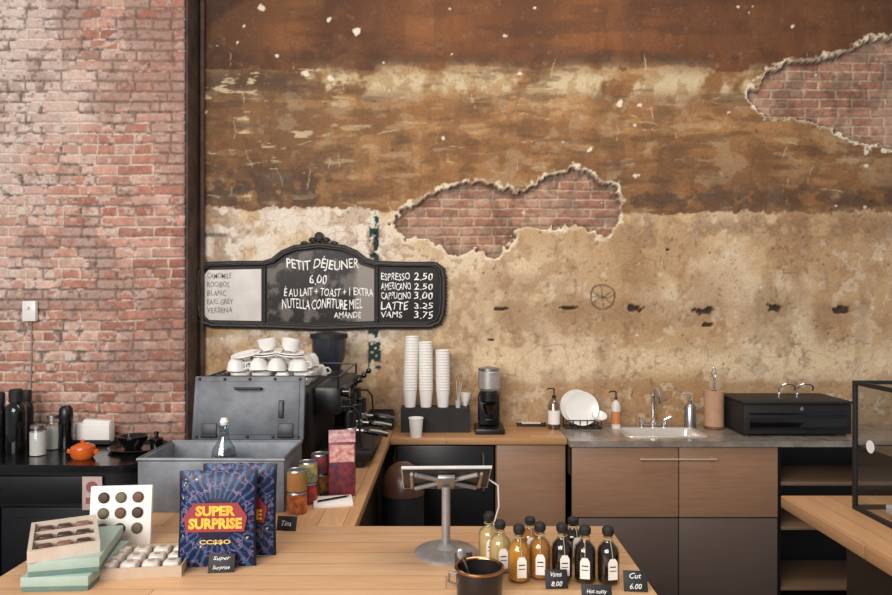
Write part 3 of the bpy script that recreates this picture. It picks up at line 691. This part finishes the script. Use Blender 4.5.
thing('stirrer_cup','small cup holding pale stirrers','cup',loc=(hx(458,3.9),3.875,TZ+.1355),m=M().lathe([(0,0),(.013,0),(.015,.04),(.013,.04),(.011,.004),(0,.004)]).tube([(0,0,.005),(.02,0,.14)],.002).tube([(0,.005,.005),(-.01,0,.15)],.002).tube([(0,.005,.005),(.008,.01,.145)],.002),mt=mat('stirrers',(196,190,182),.6))
thing('small_tray','small black tray on the oak worktop','tray',loc=(*gp(531,425),TZ),m=M().box((0,0,.005),(.17,.10,.01),.004).tube([(-.082,-.047,.012),(.082,-.047,.012),(.082,.047,.012),(-.082,.047,.012)],.004,closed=True),mt=blackm)
thing('paper_slip','pale slip of paper lying on the tray','paper',loc=(*gp(531,425),TZ+.0105),m=M().box((0,0,.001),(.11,.06,.002)),mt=paperw)

# ------------------------------------------------------------------ sink side items
def pump(px,Y,top,r,mtb,label,lab=None):
    h=hz(top,Y)-TZ; o=thing('soap_bottle',label,'soap bottle',loc=(hx(px,Y),Y,TZ))
    part(o,'body',M().lathe([(0,0),(r,0),(r,h*.6),(r*.7,h*.68),(r*.35,h*.72),(r*.35,h*.76),(0,h*.76)]),mtb)
    part(o,'pump',M().cyl(.004,h*.76,h*.95).cyl(r*.35,h*.74,h*.8).tube([(0,0,h*.96),(-.03,0,h*.97),(-.04,0,h*.93)],.004),chrome if lab is None else blackm)
    if lab: part(o,'label',M().lathe([(r*1.01,h*.12),(r*1.01,h*.45)]),lab)
    return o
pump(554,3.97,387,.034,glass('soap_glass',(226,220,204),gl=1.,base=.15),'clear soap bottle with white label',paperw)
pump(690,3.99,393,.032,steel,'chrome soap dispenser beside the sink')
pump(616,3.98,390,.026,mat('spray_white',(220,212,202),.4),'pale bottle with orange label beside the sink',mat('orange_label',(206,130,84),.5))
dr_=thing('dish_stand','black wire dish stand holding a plate','dish rack',loc=(hx(582,4.0),4.0,TZ))
dm=M()
for yy in (-.05,.05): dm.tube([(-.10,yy,.006),(.10,yy,.006)],.004); dm.tube([(-.10,yy,.05),(.10,yy,.05)],.003)
for k in range(6):
    x=-.10+.04*k; dm.tube([(x,-.05,.006),(x,-.05,.05)],.003); dm.tube([(x,.05,.006),(x,.05,.05)],.003); dm.tube([(x,-.05,.006),(x,.05,.006)],.003)
part(dr_,'wire_frame',dm,blackm)
plate=thing('dinner_plate','white round plate leaning upright in the dish stand','plate',loc=(hx(581,4.0),3.985,TZ+.112),rot=(math.radians(78),0,0),m=M().lathe([(0,0),(.06,0),(.098,.014),(.096,.018),(.058,.005),(0,.005)],seg=40),mt=white,group='plates in the dish stand')
clone(plate,(hx(577,4.0),4.02,TZ+.118),rot=(math.radians(78),0,0))
thing('white_bowl','white bowl resting in the dish stand','bowl',loc=(hx(598,3.97),3.965,TZ+.055),rot=(.5,0,.2),m=M().lathe([(0,0),(.025,0),(.045,.03),(.043,.03),(.022,.004),(0,.004)]),mt=white)
fc=thing('faucet','chrome gooseneck faucet behind the sink','faucet',loc=(hx(653,4.03),4.03,TZ))
part(fc,'spout',M().cyl(.02,0,.03,bev=.004).tube([(0,0,.03),(0,0,.18)]+[(.012*k/9,-.045+.045*math.cos(math.radians(20*k)),.18+.045*math.sin(math.radians(20*k))) for k in range(1,10)]+[(.012,-.09,.15)],.010),chrome)
for sx in (-1,1):
    part(fc,'tap_handle',M().cyl(.014,0,.035,(sx*.065,0,0)).tube([(sx*.065,0,.04),(sx*.10,-.01,.06)],.006).b2(min(0,sx*.065),max(0,sx*.065),-.008,.008,.004,.016),chrome)
pt=thing('paper_towel_stand','brown paper towel roll on a wooden stand','paper towels',loc=(hx(714,3.99),3.99,TZ))
part(pt,'base',M().cyl(.058,0,.014,bev=.004),mat('stand_wood',(120,84,56),.5))
part(pt,'roll',M().lathe([(.018,.015),(.054,.015),(.054,.215),(.018,.215)],seg=32),mat('kraft_roll',(190,150,118),.8))
part(pt,'rod',M().cyl(.005,.014,.29).tube([(.012*math.cos(a),0,.318+.03*math.sin(a)) for a in [2*math.pi*k/16 for k in range(16)]],.003,closed=True),chrome)
x0=hx(743,3.75); x1=hx(851,3.75)
bb=thing('black_water_unit','low black appliance with two chrome spouts','appliance',loc=(0,0,TZ))
part(bb,'body',M().b2(x0,x1,3.74,4.06,.012,.175,.008),blackm)
part(bb,'top_panel',M().b2(x0-.005,x1+.005,3.73,4.065,.176,.19,.004),blackm)
part(bb,'front_grille',M().b2(x0+.03,x1-.03,3.733,3.7395,.04,.10,.002).b2(x0+.03,x1-.03,3.733,3.7395,.12,.13,.001),blackg)
part(bb,'badge',M().cyl(.010,0,.002,T=RT(math.pi/2,0,0,((x0+x1)/2+.02,3.7395,.15))),chrome)
for k,(px) in enumerate((779,797)):
    X=hx(px,3.92); part(bb,'spout',M().cyl(.012,.19,.21,(X,3.92,0)).tube([(X,3.92,.20),(X,3.92,.235)]+[(X+.045-.045*math.cos(a),3.92-.02*math.sin(a),.235+.03*math.sin(a)) for a in [math.radians(20*k_) for k_ in range(1,9)]]+[(X+.088,3.92,.225)],.005),chrome)
for x,y in ((x0+.03,3.77),(x1-.03,3.77),(x0+.03,4.03),(x1-.03,4.03)): part(bb,'foot',M().cyl(.012,0,.012,(x,y,0)),blackm)
wb=thing('waste_bin','slim brown-black waste bin with domed lid','waste bin',loc=(hx(403,3.3),3.3,0))
part(wb,'body',M().lathe([(0,0),(.085,0),(.10,.02),(.10,.72),(0,.72)]),blackm)
part(wb,'lid',M().lathe([(0,.72),(.103,.72),(.10,.78),(.07,.84),(.03,.865),(0,.87)]),mat('bin_lid',(84,58,46),.3))

# ------------------------------------------------------------------ merchandise on the bar
navy=(24,28,60)
def bagmat():
    m,nt,b=base_mat('burst_print'); v=coords(nt); sp=N(nt,'ShaderNodeSeparateXYZ'); nt.links.new(v,sp.inputs[0])
    z=math_(nt,'ADD',sp.outputs[2],-.13); an=math_(nt,'ARCTAN2',z,sp.outputs[0])
    r=math_(nt,'SQRT',math_(nt,'ADD',math_(nt,'MULTIPLY',z,z),math_(nt,'MULTIPLY',sp.outputs[0],sp.outputs[0])))
    nz=noise(nt,v,45,3)
    s=math_(nt,'SINE',math_(nt,'MULTIPLY_ADD',an,34.,math_(nt,'MULTIPLY',nz,6.))); ray=math_(nt,'GREATER_THAN',s,.45)
    c=mixc(nt,ray,rgba(navy),rgba((46,80,122)))
    c=mixc(nt,math_(nt,'GREATER_THAN',math_(nt,'SINE',math_(nt,'MULTIPLY_ADD',r,150.,math_(nt,'MULTIPLY',nz,14.))),.92),c,rgba((110,96,130)))
    c=mixc(nt,math_(nt,'GREATER_THAN',nz,.67),c,rgba((220,186,120)))
    c=mixc(nt,math_(nt,'LESS_THAN',r,.06),c,rgba((26,26,54)))
    c=mixc(nt,math_(nt,'GREATER_THAN',math_(nt,'ABSOLUTE',sp.outputs[0]),.100),c,rgba((20,20,38)))
    nt.links.new(c,b.inputs['Base Color']); b.inputs['Roughness'].default_value=.4; b.inputs['Specular IOR Level'].default_value=.3; return m
burst=bagmat(); yel=mat('yellow_print',(246,206,70),.4,c2=(240,150,50),scale=30)
X,Y=gp(217,567)
bg=thing('snack_bag','dark blue printed bag reading SUPER SURPRISE','snack bag',loc=(X,Y,TZ+.002),rot=(-.08,0,.06),group='printed snack bags')
bm_=M(); vs_=[];fs_=[]; nx_,nz_=14,18
for sgn in (-1,1):
    for j in range(nz_+1):
        for i in range(nx_+1):
            a=i/nx_; c_=j/nz_; bul=math.sin(math.pi*a)**.5*math.sin(math.pi*min(1,c_*1.0))**.5 if 0<c_<1 else 0
            zz=c_*.262+(.003*(i%2) if j==nz_ else 0)
            vs_.append(((a-.5)*(.216-.006*math.sin(math.pi*c_)),sgn*(.002+.022*bul+.002*math.sin(a*17+c_*9)*bul),zz))
for k in (0,1):
    o=k*(nx_+1)*(nz_+1)
    for j in range(nz_):
        for i in range(nx_): p=o+j*(nx_+1)+i; fs_.append((p,p+1,p+nx_+2,p+nx_+1))
bm_.add(vs_,fs_); part(bg,'pouch',bm_,burst)
part(bg,'banner',M().prism([(-.078,.100),(.078,.100),(.086,.140),(.060,.178),(-.060,.178),(-.086,.140)],-.0275,-.0262),mat('red_banner',(150,44,52),.5))
part(bg,'lettering',M().text('SUPER',0,.157,.108,.028,-.029,bold=.05),yel,label='yellow SUPER lettering',recalc=False)
part(bg,'lettering',M().text('SURPRISE',0,.123,.145,.030,-.029,bold=.05),yel,label='yellow SURPRISE lettering',recalc=False)
part(bg,'lettering',M().text('CC$$O',0,.072,.085,.014,-.0268,bold=.03),mat('pale_gold_ink',(226,190,110),.5),recalc=False)
clone(bg,(X+.036,Y+.085,TZ+.002),rot=(-.05,0,.0),label='second dark blue printed bag behind the first')
cardm=mat('slate_card',(22,22,24),.6)
def card(px,py,txt,w,h,rz=0,z=TZ):
    x,y=gp(px,py,z)
    o=thing('price_card','small black price card with white handwriting','price card',loc=(x,y,z+.001),rot=(-.35,0,rz),group='price cards')
    part(o,'card',M().box((0,.0,h/2),(w,.003,h),.0006).box((0,.016,.004),(w*.6,.03,.006),.001,T=RT(.35,0,0)),cardm)
    lines=txt.split('|'); n=len(lines)
    for i,l in enumerate(lines):
        part(o,'lettering',M().text(l,0,h*(1-(i+.5)/n),w*(.66 if len(l)>4 else .5),h*.36/n**.5,-.0025,bold=.0,wob=.05,shear=.3),chalk,recalc=False)
    return o
card(221,573,'Super|Surprise',.07,.048,.1)
card(286,531,'Tins',.065,.045,-.1)
X,Y=gp(120,545)
cd=thing('sample_card','white standing card with nine round chocolates','display card',loc=(X,Y,TZ),rot=(-.12,0,.10))
part(cd,'panel',M().box((0,0,.088),(.18,.014,.176),.002).box((0,.05,.005),(.12,.09,.004),.001,T=RT(.12,0,0)),paperw)
cmt=[mat('choc_dark',(66,48,38),.4),mat('choc_olive',(104,96,70),.4),mat('choc_brown',(104,72,52),.4)]
for j in range(3):
    for i in range(3):
        part(cd,'round_chocolate',M().lathe([(0,0),(.0165,0),(.0165,.004),(.012,.008),(0,.009)],seg=20,T=RT(math.pi/2,0,0,((i-1)*.050,-.007,.142-.046*j))),cmt[(i+j)%3])
part(cd,'lettering',M().b2(-.03,.03,-.0078,-.007,.012,.015),mat('grey_print',(120,118,116),.6))
X,Y=gp(147,566)
ct=thing('cardboard_tray','kraft cardboard tray holding wrapped sweets','tray',loc=(X,Y,TZ),rz=.12)
part(ct,'tray',M().b2(-.115,.115,-.09,.09,0,.003).b2(-.115,.115,-.09,-.087,.003,.03).b2(-.115,.115,.087,.09,.003,.03).b2(-.115,-.112,-.087,.087,.003,.03).b2(.112,.115,-.087,.087,.003,.03),mat('kraft_card',(190,168,146),.7))
sw=None
for j in range(3):
    for i in range(4):
        p=Vector((-.083+.055*i,-.055+.054*j,.004)); p=Matrix.Rotation(.12,3,'Z')@p
        loc=(X+p.x,Y+p.y,TZ+.0035+random.uniform(0,.002)); rz=random.uniform(-.05,.25)
        if sw is None:
            sw=thing('wrapped_sweet','white wrapped sweet in a clear square packet','sweet',loc=loc,rz=.12,group='wrapped sweets in the tray')
            part(sw,'wrapper',M().box((0,0,.016),(.045,.043,.03),.009),mat('cellophane',(224,216,208),.25,c2=(196,182,170),scale=60)); part(sw,'label',M().cyl(.009,.0312,.032,seg=16),mat('sweet_label',(180,150,130),.5))
        else: clone(sw,loc,rz)
mint=mat('mint_card',(160,180,168),.55,var=.08); mintd=mat('teal_card',(100,128,120),.55)
bh=.038; BXc,BYc=-1.055,1.90
def giftbox(z,dx,dy,rz,mt_,label):
    o=thing('gift_box',label,'box',loc=(BXc+dx,BYc+dy,z),rz=rz,group='stacked gift boxes')
    part(o,'base',M().b2(-.083,.083,-.13,.13,0,bh-.001,.001),mintd); part(o,'lid',M().b2(-.0845,.0845,-.1315,.1315,bh*.35,bh,.0015),mt_); return o
giftbox(TZ,.05,.0,.05,mint,'mint green gift box at the bottom of the stack')
giftbox(TZ+bh,.045,.01,.22,mint,'mint green gift box in the middle of the stack')
ob=thing('chocolate_box','open gift box of chocolates on the mint boxes','chocolate box',loc=(BXc+.005,BYc+.01,TZ+2*bh),rz=.50,group='stacked gift boxes')
pk=mat('cream_card',(206,190,174),.55)
b3=.03
part(ob,'base',M().b2(-.083,.083,-.13,.13,0,.004).b2(-.083,.083,-.13,-.12,.004,b3).b2(-.083,.083,.12,.13,.004,b3).b2(-.083,-.073,-.12,.12,.004,b3).b2(.073,.083,-.12,.12,.004,b3).b2(-.073,.073,-.042,-.038,.004,b3-.003).b2(-.073,.073,.038,.042,.004,b3-.003),pk)
chm=[mat('choc_%d'%i,c,.35) for i,c in enumerate([(70,46,38),(96,60,48),(130,94,76),(56,38,34)])]
for yy in (-.081,0,.081):
    for i in range(3):
        for k in (-.018,.018):
            part(ob,'chocolate',M().box((-.046+.046*i,yy+k,.014),(.036,.028,.018),.006),random.choice(chm))
cm_=[((214,110,44),(60,44,40)),((100,130,70),(190,90,50)),((196,60,44),(36,36,42)),((70,110,110),(214,180,80)),((206,150,60),(60,40,40)),((150,50,50),(60,70,90))]
k=0; wr=[]
TH=.075; TR=.034
def tin(x,y,z,rz,wm,label):
    o=thing('small_tin',label,'tin',loc=(x,y,z),rz=rz,group='stacked printed tins')
    part(o,'can',M().lathe([(0,.001),(TR-.002,.001),(TR,.003),(TR,TH-.003),(TR-.002,TH),(TR-.004,TH-.002),(0,TH-.002)]),steel)
    part(o,'wrap',M().lathe([(TR+.0005,.004),(TR+.0005,TH-.005)]),wm)
for (px,Y) in ((297,2.42),(308,2.54),(320,2.67)):
    for lv in range(2):
        wr.append(mat('tin_wrap_%d'%k,cm_[k][0],.4,c2=cm_[k][1],scale=38))
        tin(hx(px,Y),Y,TZ+(TH+.001)*lv,random.random()*2,wr[-1],'small colourful printed tin in a stack'); k+=1
tin(hx(300,2.84),2.84,TZ,1.,wr[1],'small colourful printed tin standing alone')
X,Y=gp(342,494)
ca=thing('printed_carton','tall red and navy printed carton','carton',loc=(X,Y,TZ),rz=.15)
part(ca,'box',M().b2(-.05,.05,-.035,.035,0,.205,.002),mat('carton_print',(140,48,52),.45,c2=(34,32,56),scale=38))
part(ca,'gable_top',M().add([(-.05,-.035,.205),(.05,-.035,.205),(.05,.035,.205),(-.05,.035,.205),(-.05,0,.232),(.05,0,.232)],[(0,1,5,4),(2,3,4,5),(1,2,5),(3,0,4)]).b2(-.05,.05,-.002,.002,.228,.245),mat('carton_top',(206,180,176),.5,c2=(140,70,76),scale=40))
part(ca,'front_label',M().b2(-.046,.046,-.0365,-.0352,.13,.195),mat('label_cream',(214,186,174),.5,c2=(176,74,74),scale=60))
part(ca,'side_label',M().b2(.0502,.0512,-.025,.025,.04,.17),mat('label_navy',(46,44,88),.5,c2=(170,60,90),scale=30))
X,Y=gp(333,503)
thing('notepad','white notepad lying on the bar','notepad',loc=(X,Y,TZ),rz=.2,m=M().box((0,0,.006),(.14,.11,.012),.001),mt=paperw)
thing('clipboard','dark clipboard lying behind the notepad','clipboard',loc=(X-.02,Y+.13,TZ),rz=-.1,m=M().box((0,0,.004),(.08,.09,.008),.001),mt=blackm) 
thing('pen','black pen lying across the notepad','pen',loc=(X,Y,TZ+.0162),rz=.6,m=M().tube([(-.06,0,0),(.05,0,0),(.065,0,0)],[.004,.004,.001]),mt=blackg)

# ------------------------------------------------------------------ tablet stand
X,Y=gp(446,553)
ts=thing('tablet_stand','silver tablet stand with tablet turned to the barista','tablet stand',loc=(X,Y,TZ))
silver=mat('silver_paint',(166,162,160),.35,.5)
part(ts,'base',M().lathe([(0,0),(.092,0),(.092,.006),(.085,.011),(.03,.016),(.016,.03),(0,.03)],seg=40),silver)
part(ts,'pole',M().tube([(0,0,.02),(0,0,.195)],.0125,16),silver)
T=RT(math.radians(-33),0,.03,(0,.0,.222))
part(ts,'bracket',M().box((0,0,-.014),(.05,.10,.012),.003,T=T).tube([(-.09,-.06,-.012),(.09,.06,-.012)],.007,T=T).tube([(.09,-.06,-.012),(-.09,.06,-.012)],.007,T=T).tube([(-.10,-.06,-.010),(-.10,.06,-.010)],.005,T=T).tube([(.10,-.06,-.010),(.10,.06,-.010)],.005,T=T),silver)
tb=part(ts,'tablet',M().box((0,0,0),(.255,.172,.011),.005,T=T),mat('tablet_back',(46,44,46),.4,.2)); part(tb,'rim',M().tube([tuple(T@Vector(p)) for p in ((-.126,-.085,0),(.126,-.085,0),(.126,.085,0),(-.126,.085,0))],.005,8,closed=True),mat('rim_white',(196,194,192),.3))
part(tb,'screen',M().box((0,0,.0058),(.235,.155,.001),T=T),mat('tablet_screen',(20,20,24),.1))
part(ts,'cable',M().tube([(.12,.02,.215),(.155,.03,.19),(.16,.06,.12),(.145,.09,.05),(.14,.12,.004)],.0025),white)

# ------------------------------------------------------------------ syrup bottles
tagm=mat('tag_card',(240,234,224),.7); twine=mat('twine',(190,170,130),.8)
sglass=glass('syrup_glass',(244,242,232),gl=.9,base=.06)
def syrup(px,py,liq,label,sc1=.9):
    x,y=gp(px,py)
    o=thing('syrup_bottle',label,'bottle',loc=(x,y,TZ),rz=random.uniform(-.25,.25),group='syrup bottles on the bar')
    def L(p): return [(r,z*sc1) for r,z in p]
    part(o,'glass',M().lathe(L([(0,.001),(.026,.001),(.0295,.006),(.0295,.085),(.026,.098),(.014,.112),(.0115,.12),(.0115,.132),(.014,.134),(.014,.14),(.010,.14)])),sglass)
    part(o,'syrup',M().lathe(L([(0,.006),(.025,.006),(.027,.010),(.027,.082),(.024,.095),(.012,.110),(0,.111)])),liq)
    part(o,'stopper',M().lathe(L([(0,.128),(.0125,.130),(.0155,.136),(.0155,.148),(.010,.155),(0,.156)])),blackm)
    tg=part(o,'tag',M().prism([(-.0125,.018),(.0125,.018),(.0125,.062),(.007,.072),(-.007,.072),(-.0125,.062)],-.0325,-.0312),tagm)
    part(tg,'print',M().b2(-.008,.008,-.0331,-.0327,.050,.053),blackm)
    part(tg,'print',M().b2(-.009,.009,-.0331,-.0327,.040,.042),blackm)
    part(o,'cord',M().tube([(.0135*math.cos(a),.0135*math.sin(a),.122*sc1) for a in [2*math.pi*k_/12 for k_ in range(12)]],.0012,6,closed=True).tube([(0,-.0135,.122*sc1),(0,-.026,.09),(0,-.0318,.07)],.001,6),twine)
    return o
lp=mat('pale_syrup',(206,180,132),.25); ly_=mat('golden_syrup',(208,150,58),.2,c2=(182,122,42)); la=mat('amber_syrup',(190,128,54),.2,c2=(150,94,40)); ldk=mat('dark_syrup',(34,24,22),.15)
syrup(489,561,lp,'small bottle of pale syrup with paper tag'); syrup(500,571,lp,'small bottle of pale syrup with paper tag')
syrup(519,580,ly_,'small bottle of golden syrup with paper tag',.95); syrup(540,577,la,'small bottle of amber syrup with paper tag',.95)
for p_ in ((562,578),(585,581),(608,582)): syrup(*p_,ldk,'small bottle of dark syrup with paper tag',.95)
for p_ in ((530,559),(573,559)): syrup(*p_,ldk if p_[0]>540 else la,'small bottle of dark syrup in the back row',.78)
card(557,589,'Vams|8.00',.058,.046,.05); card(597,600,'Hot nutty',.075,.035,-.05); card(636,592,'Cut|6.00',.06,.05,-.1)
card(464,566,'Oui',.05,.034,.1)
x,y=gp(479,594)
tp=thing('metal_pot','dark metal pot with brass rim and clip','pot',loc=(x,y-.02,TZ))
part(tp,'body',M().lathe([(0,0),(.05,0),(.056,.01),(.060,.075),(.056,.075),(.052,.012),(0,.008)],seg=32),mat('pot_metal',(60,54,54),.3,.6))
part(tp,'rim',M().tube([(.059*math.cos(a),.059*math.sin(a),.076) for a in [2*math.pi*k_/32 for k_ in range(32)]],.004,8,closed=True),mat('brass_rim',(190,140,100),.25,1.))
part(tp,'handle',M().tube([(-.058,0,.06),(-.075,0,.062),(-.078,0,.04),(-.057,0,.03)],.004),steel)
thing('spoon','steel spoon standing in the metal pot','spoon',loc=(x-.01,y-.02,TZ+.0125),rot=(0,-.35,0),m=M().tube([(0,0,0),(0,0,.10)],.003).ball((0,0,.10),.012,1,.3,1.4),mt=steel)

# ------------------------------------------------------------------ light
w_=bpy.data.worlds.new('World'); sc.world=w_; w_.use_nodes=True
bgn=w_.node_tree.nodes['Background']; bgn.inputs[0].default_value=(.92,.93,1.,1); bgn.inputs[1].default_value=.36
def area(name,loc,tgt,sx,sy,e,c):
    l=bpy.data.lights.new(name,'AREA'); l.shape='RECTANGLE'; l.size=sx; l.size_y=sy; l.energy=e; l.color=c
    o=bpy.data.objects.new(name,l); o.location=loc; o.rotation_euler=(Vector(tgt)-Vector(loc)).to_track_quat('-Z','Y').to_euler(); COL.objects.link(o)
area('storefront_window_light',(-1.8,-1.6,2.9),(.1,4,1.1),3.6,2.0,262,(1,.955,.905))
area('ceiling_lamp_light',(.6,2.5,3.9),(.6,3.2,.6),2.4,.8,42,(1,.87,.72))
sc.view_settings.view_transform='Standard'
cam=bpy.data.cameras.new('camera'); cam.sensor_width=36; cam.lens=36*F/892
co=bpy.data.objects.new('camera',cam); co.location=(0,0,H); co.rotation_euler=(math.pi/2,0,0); COL.objects.link(co); sc.camera=co
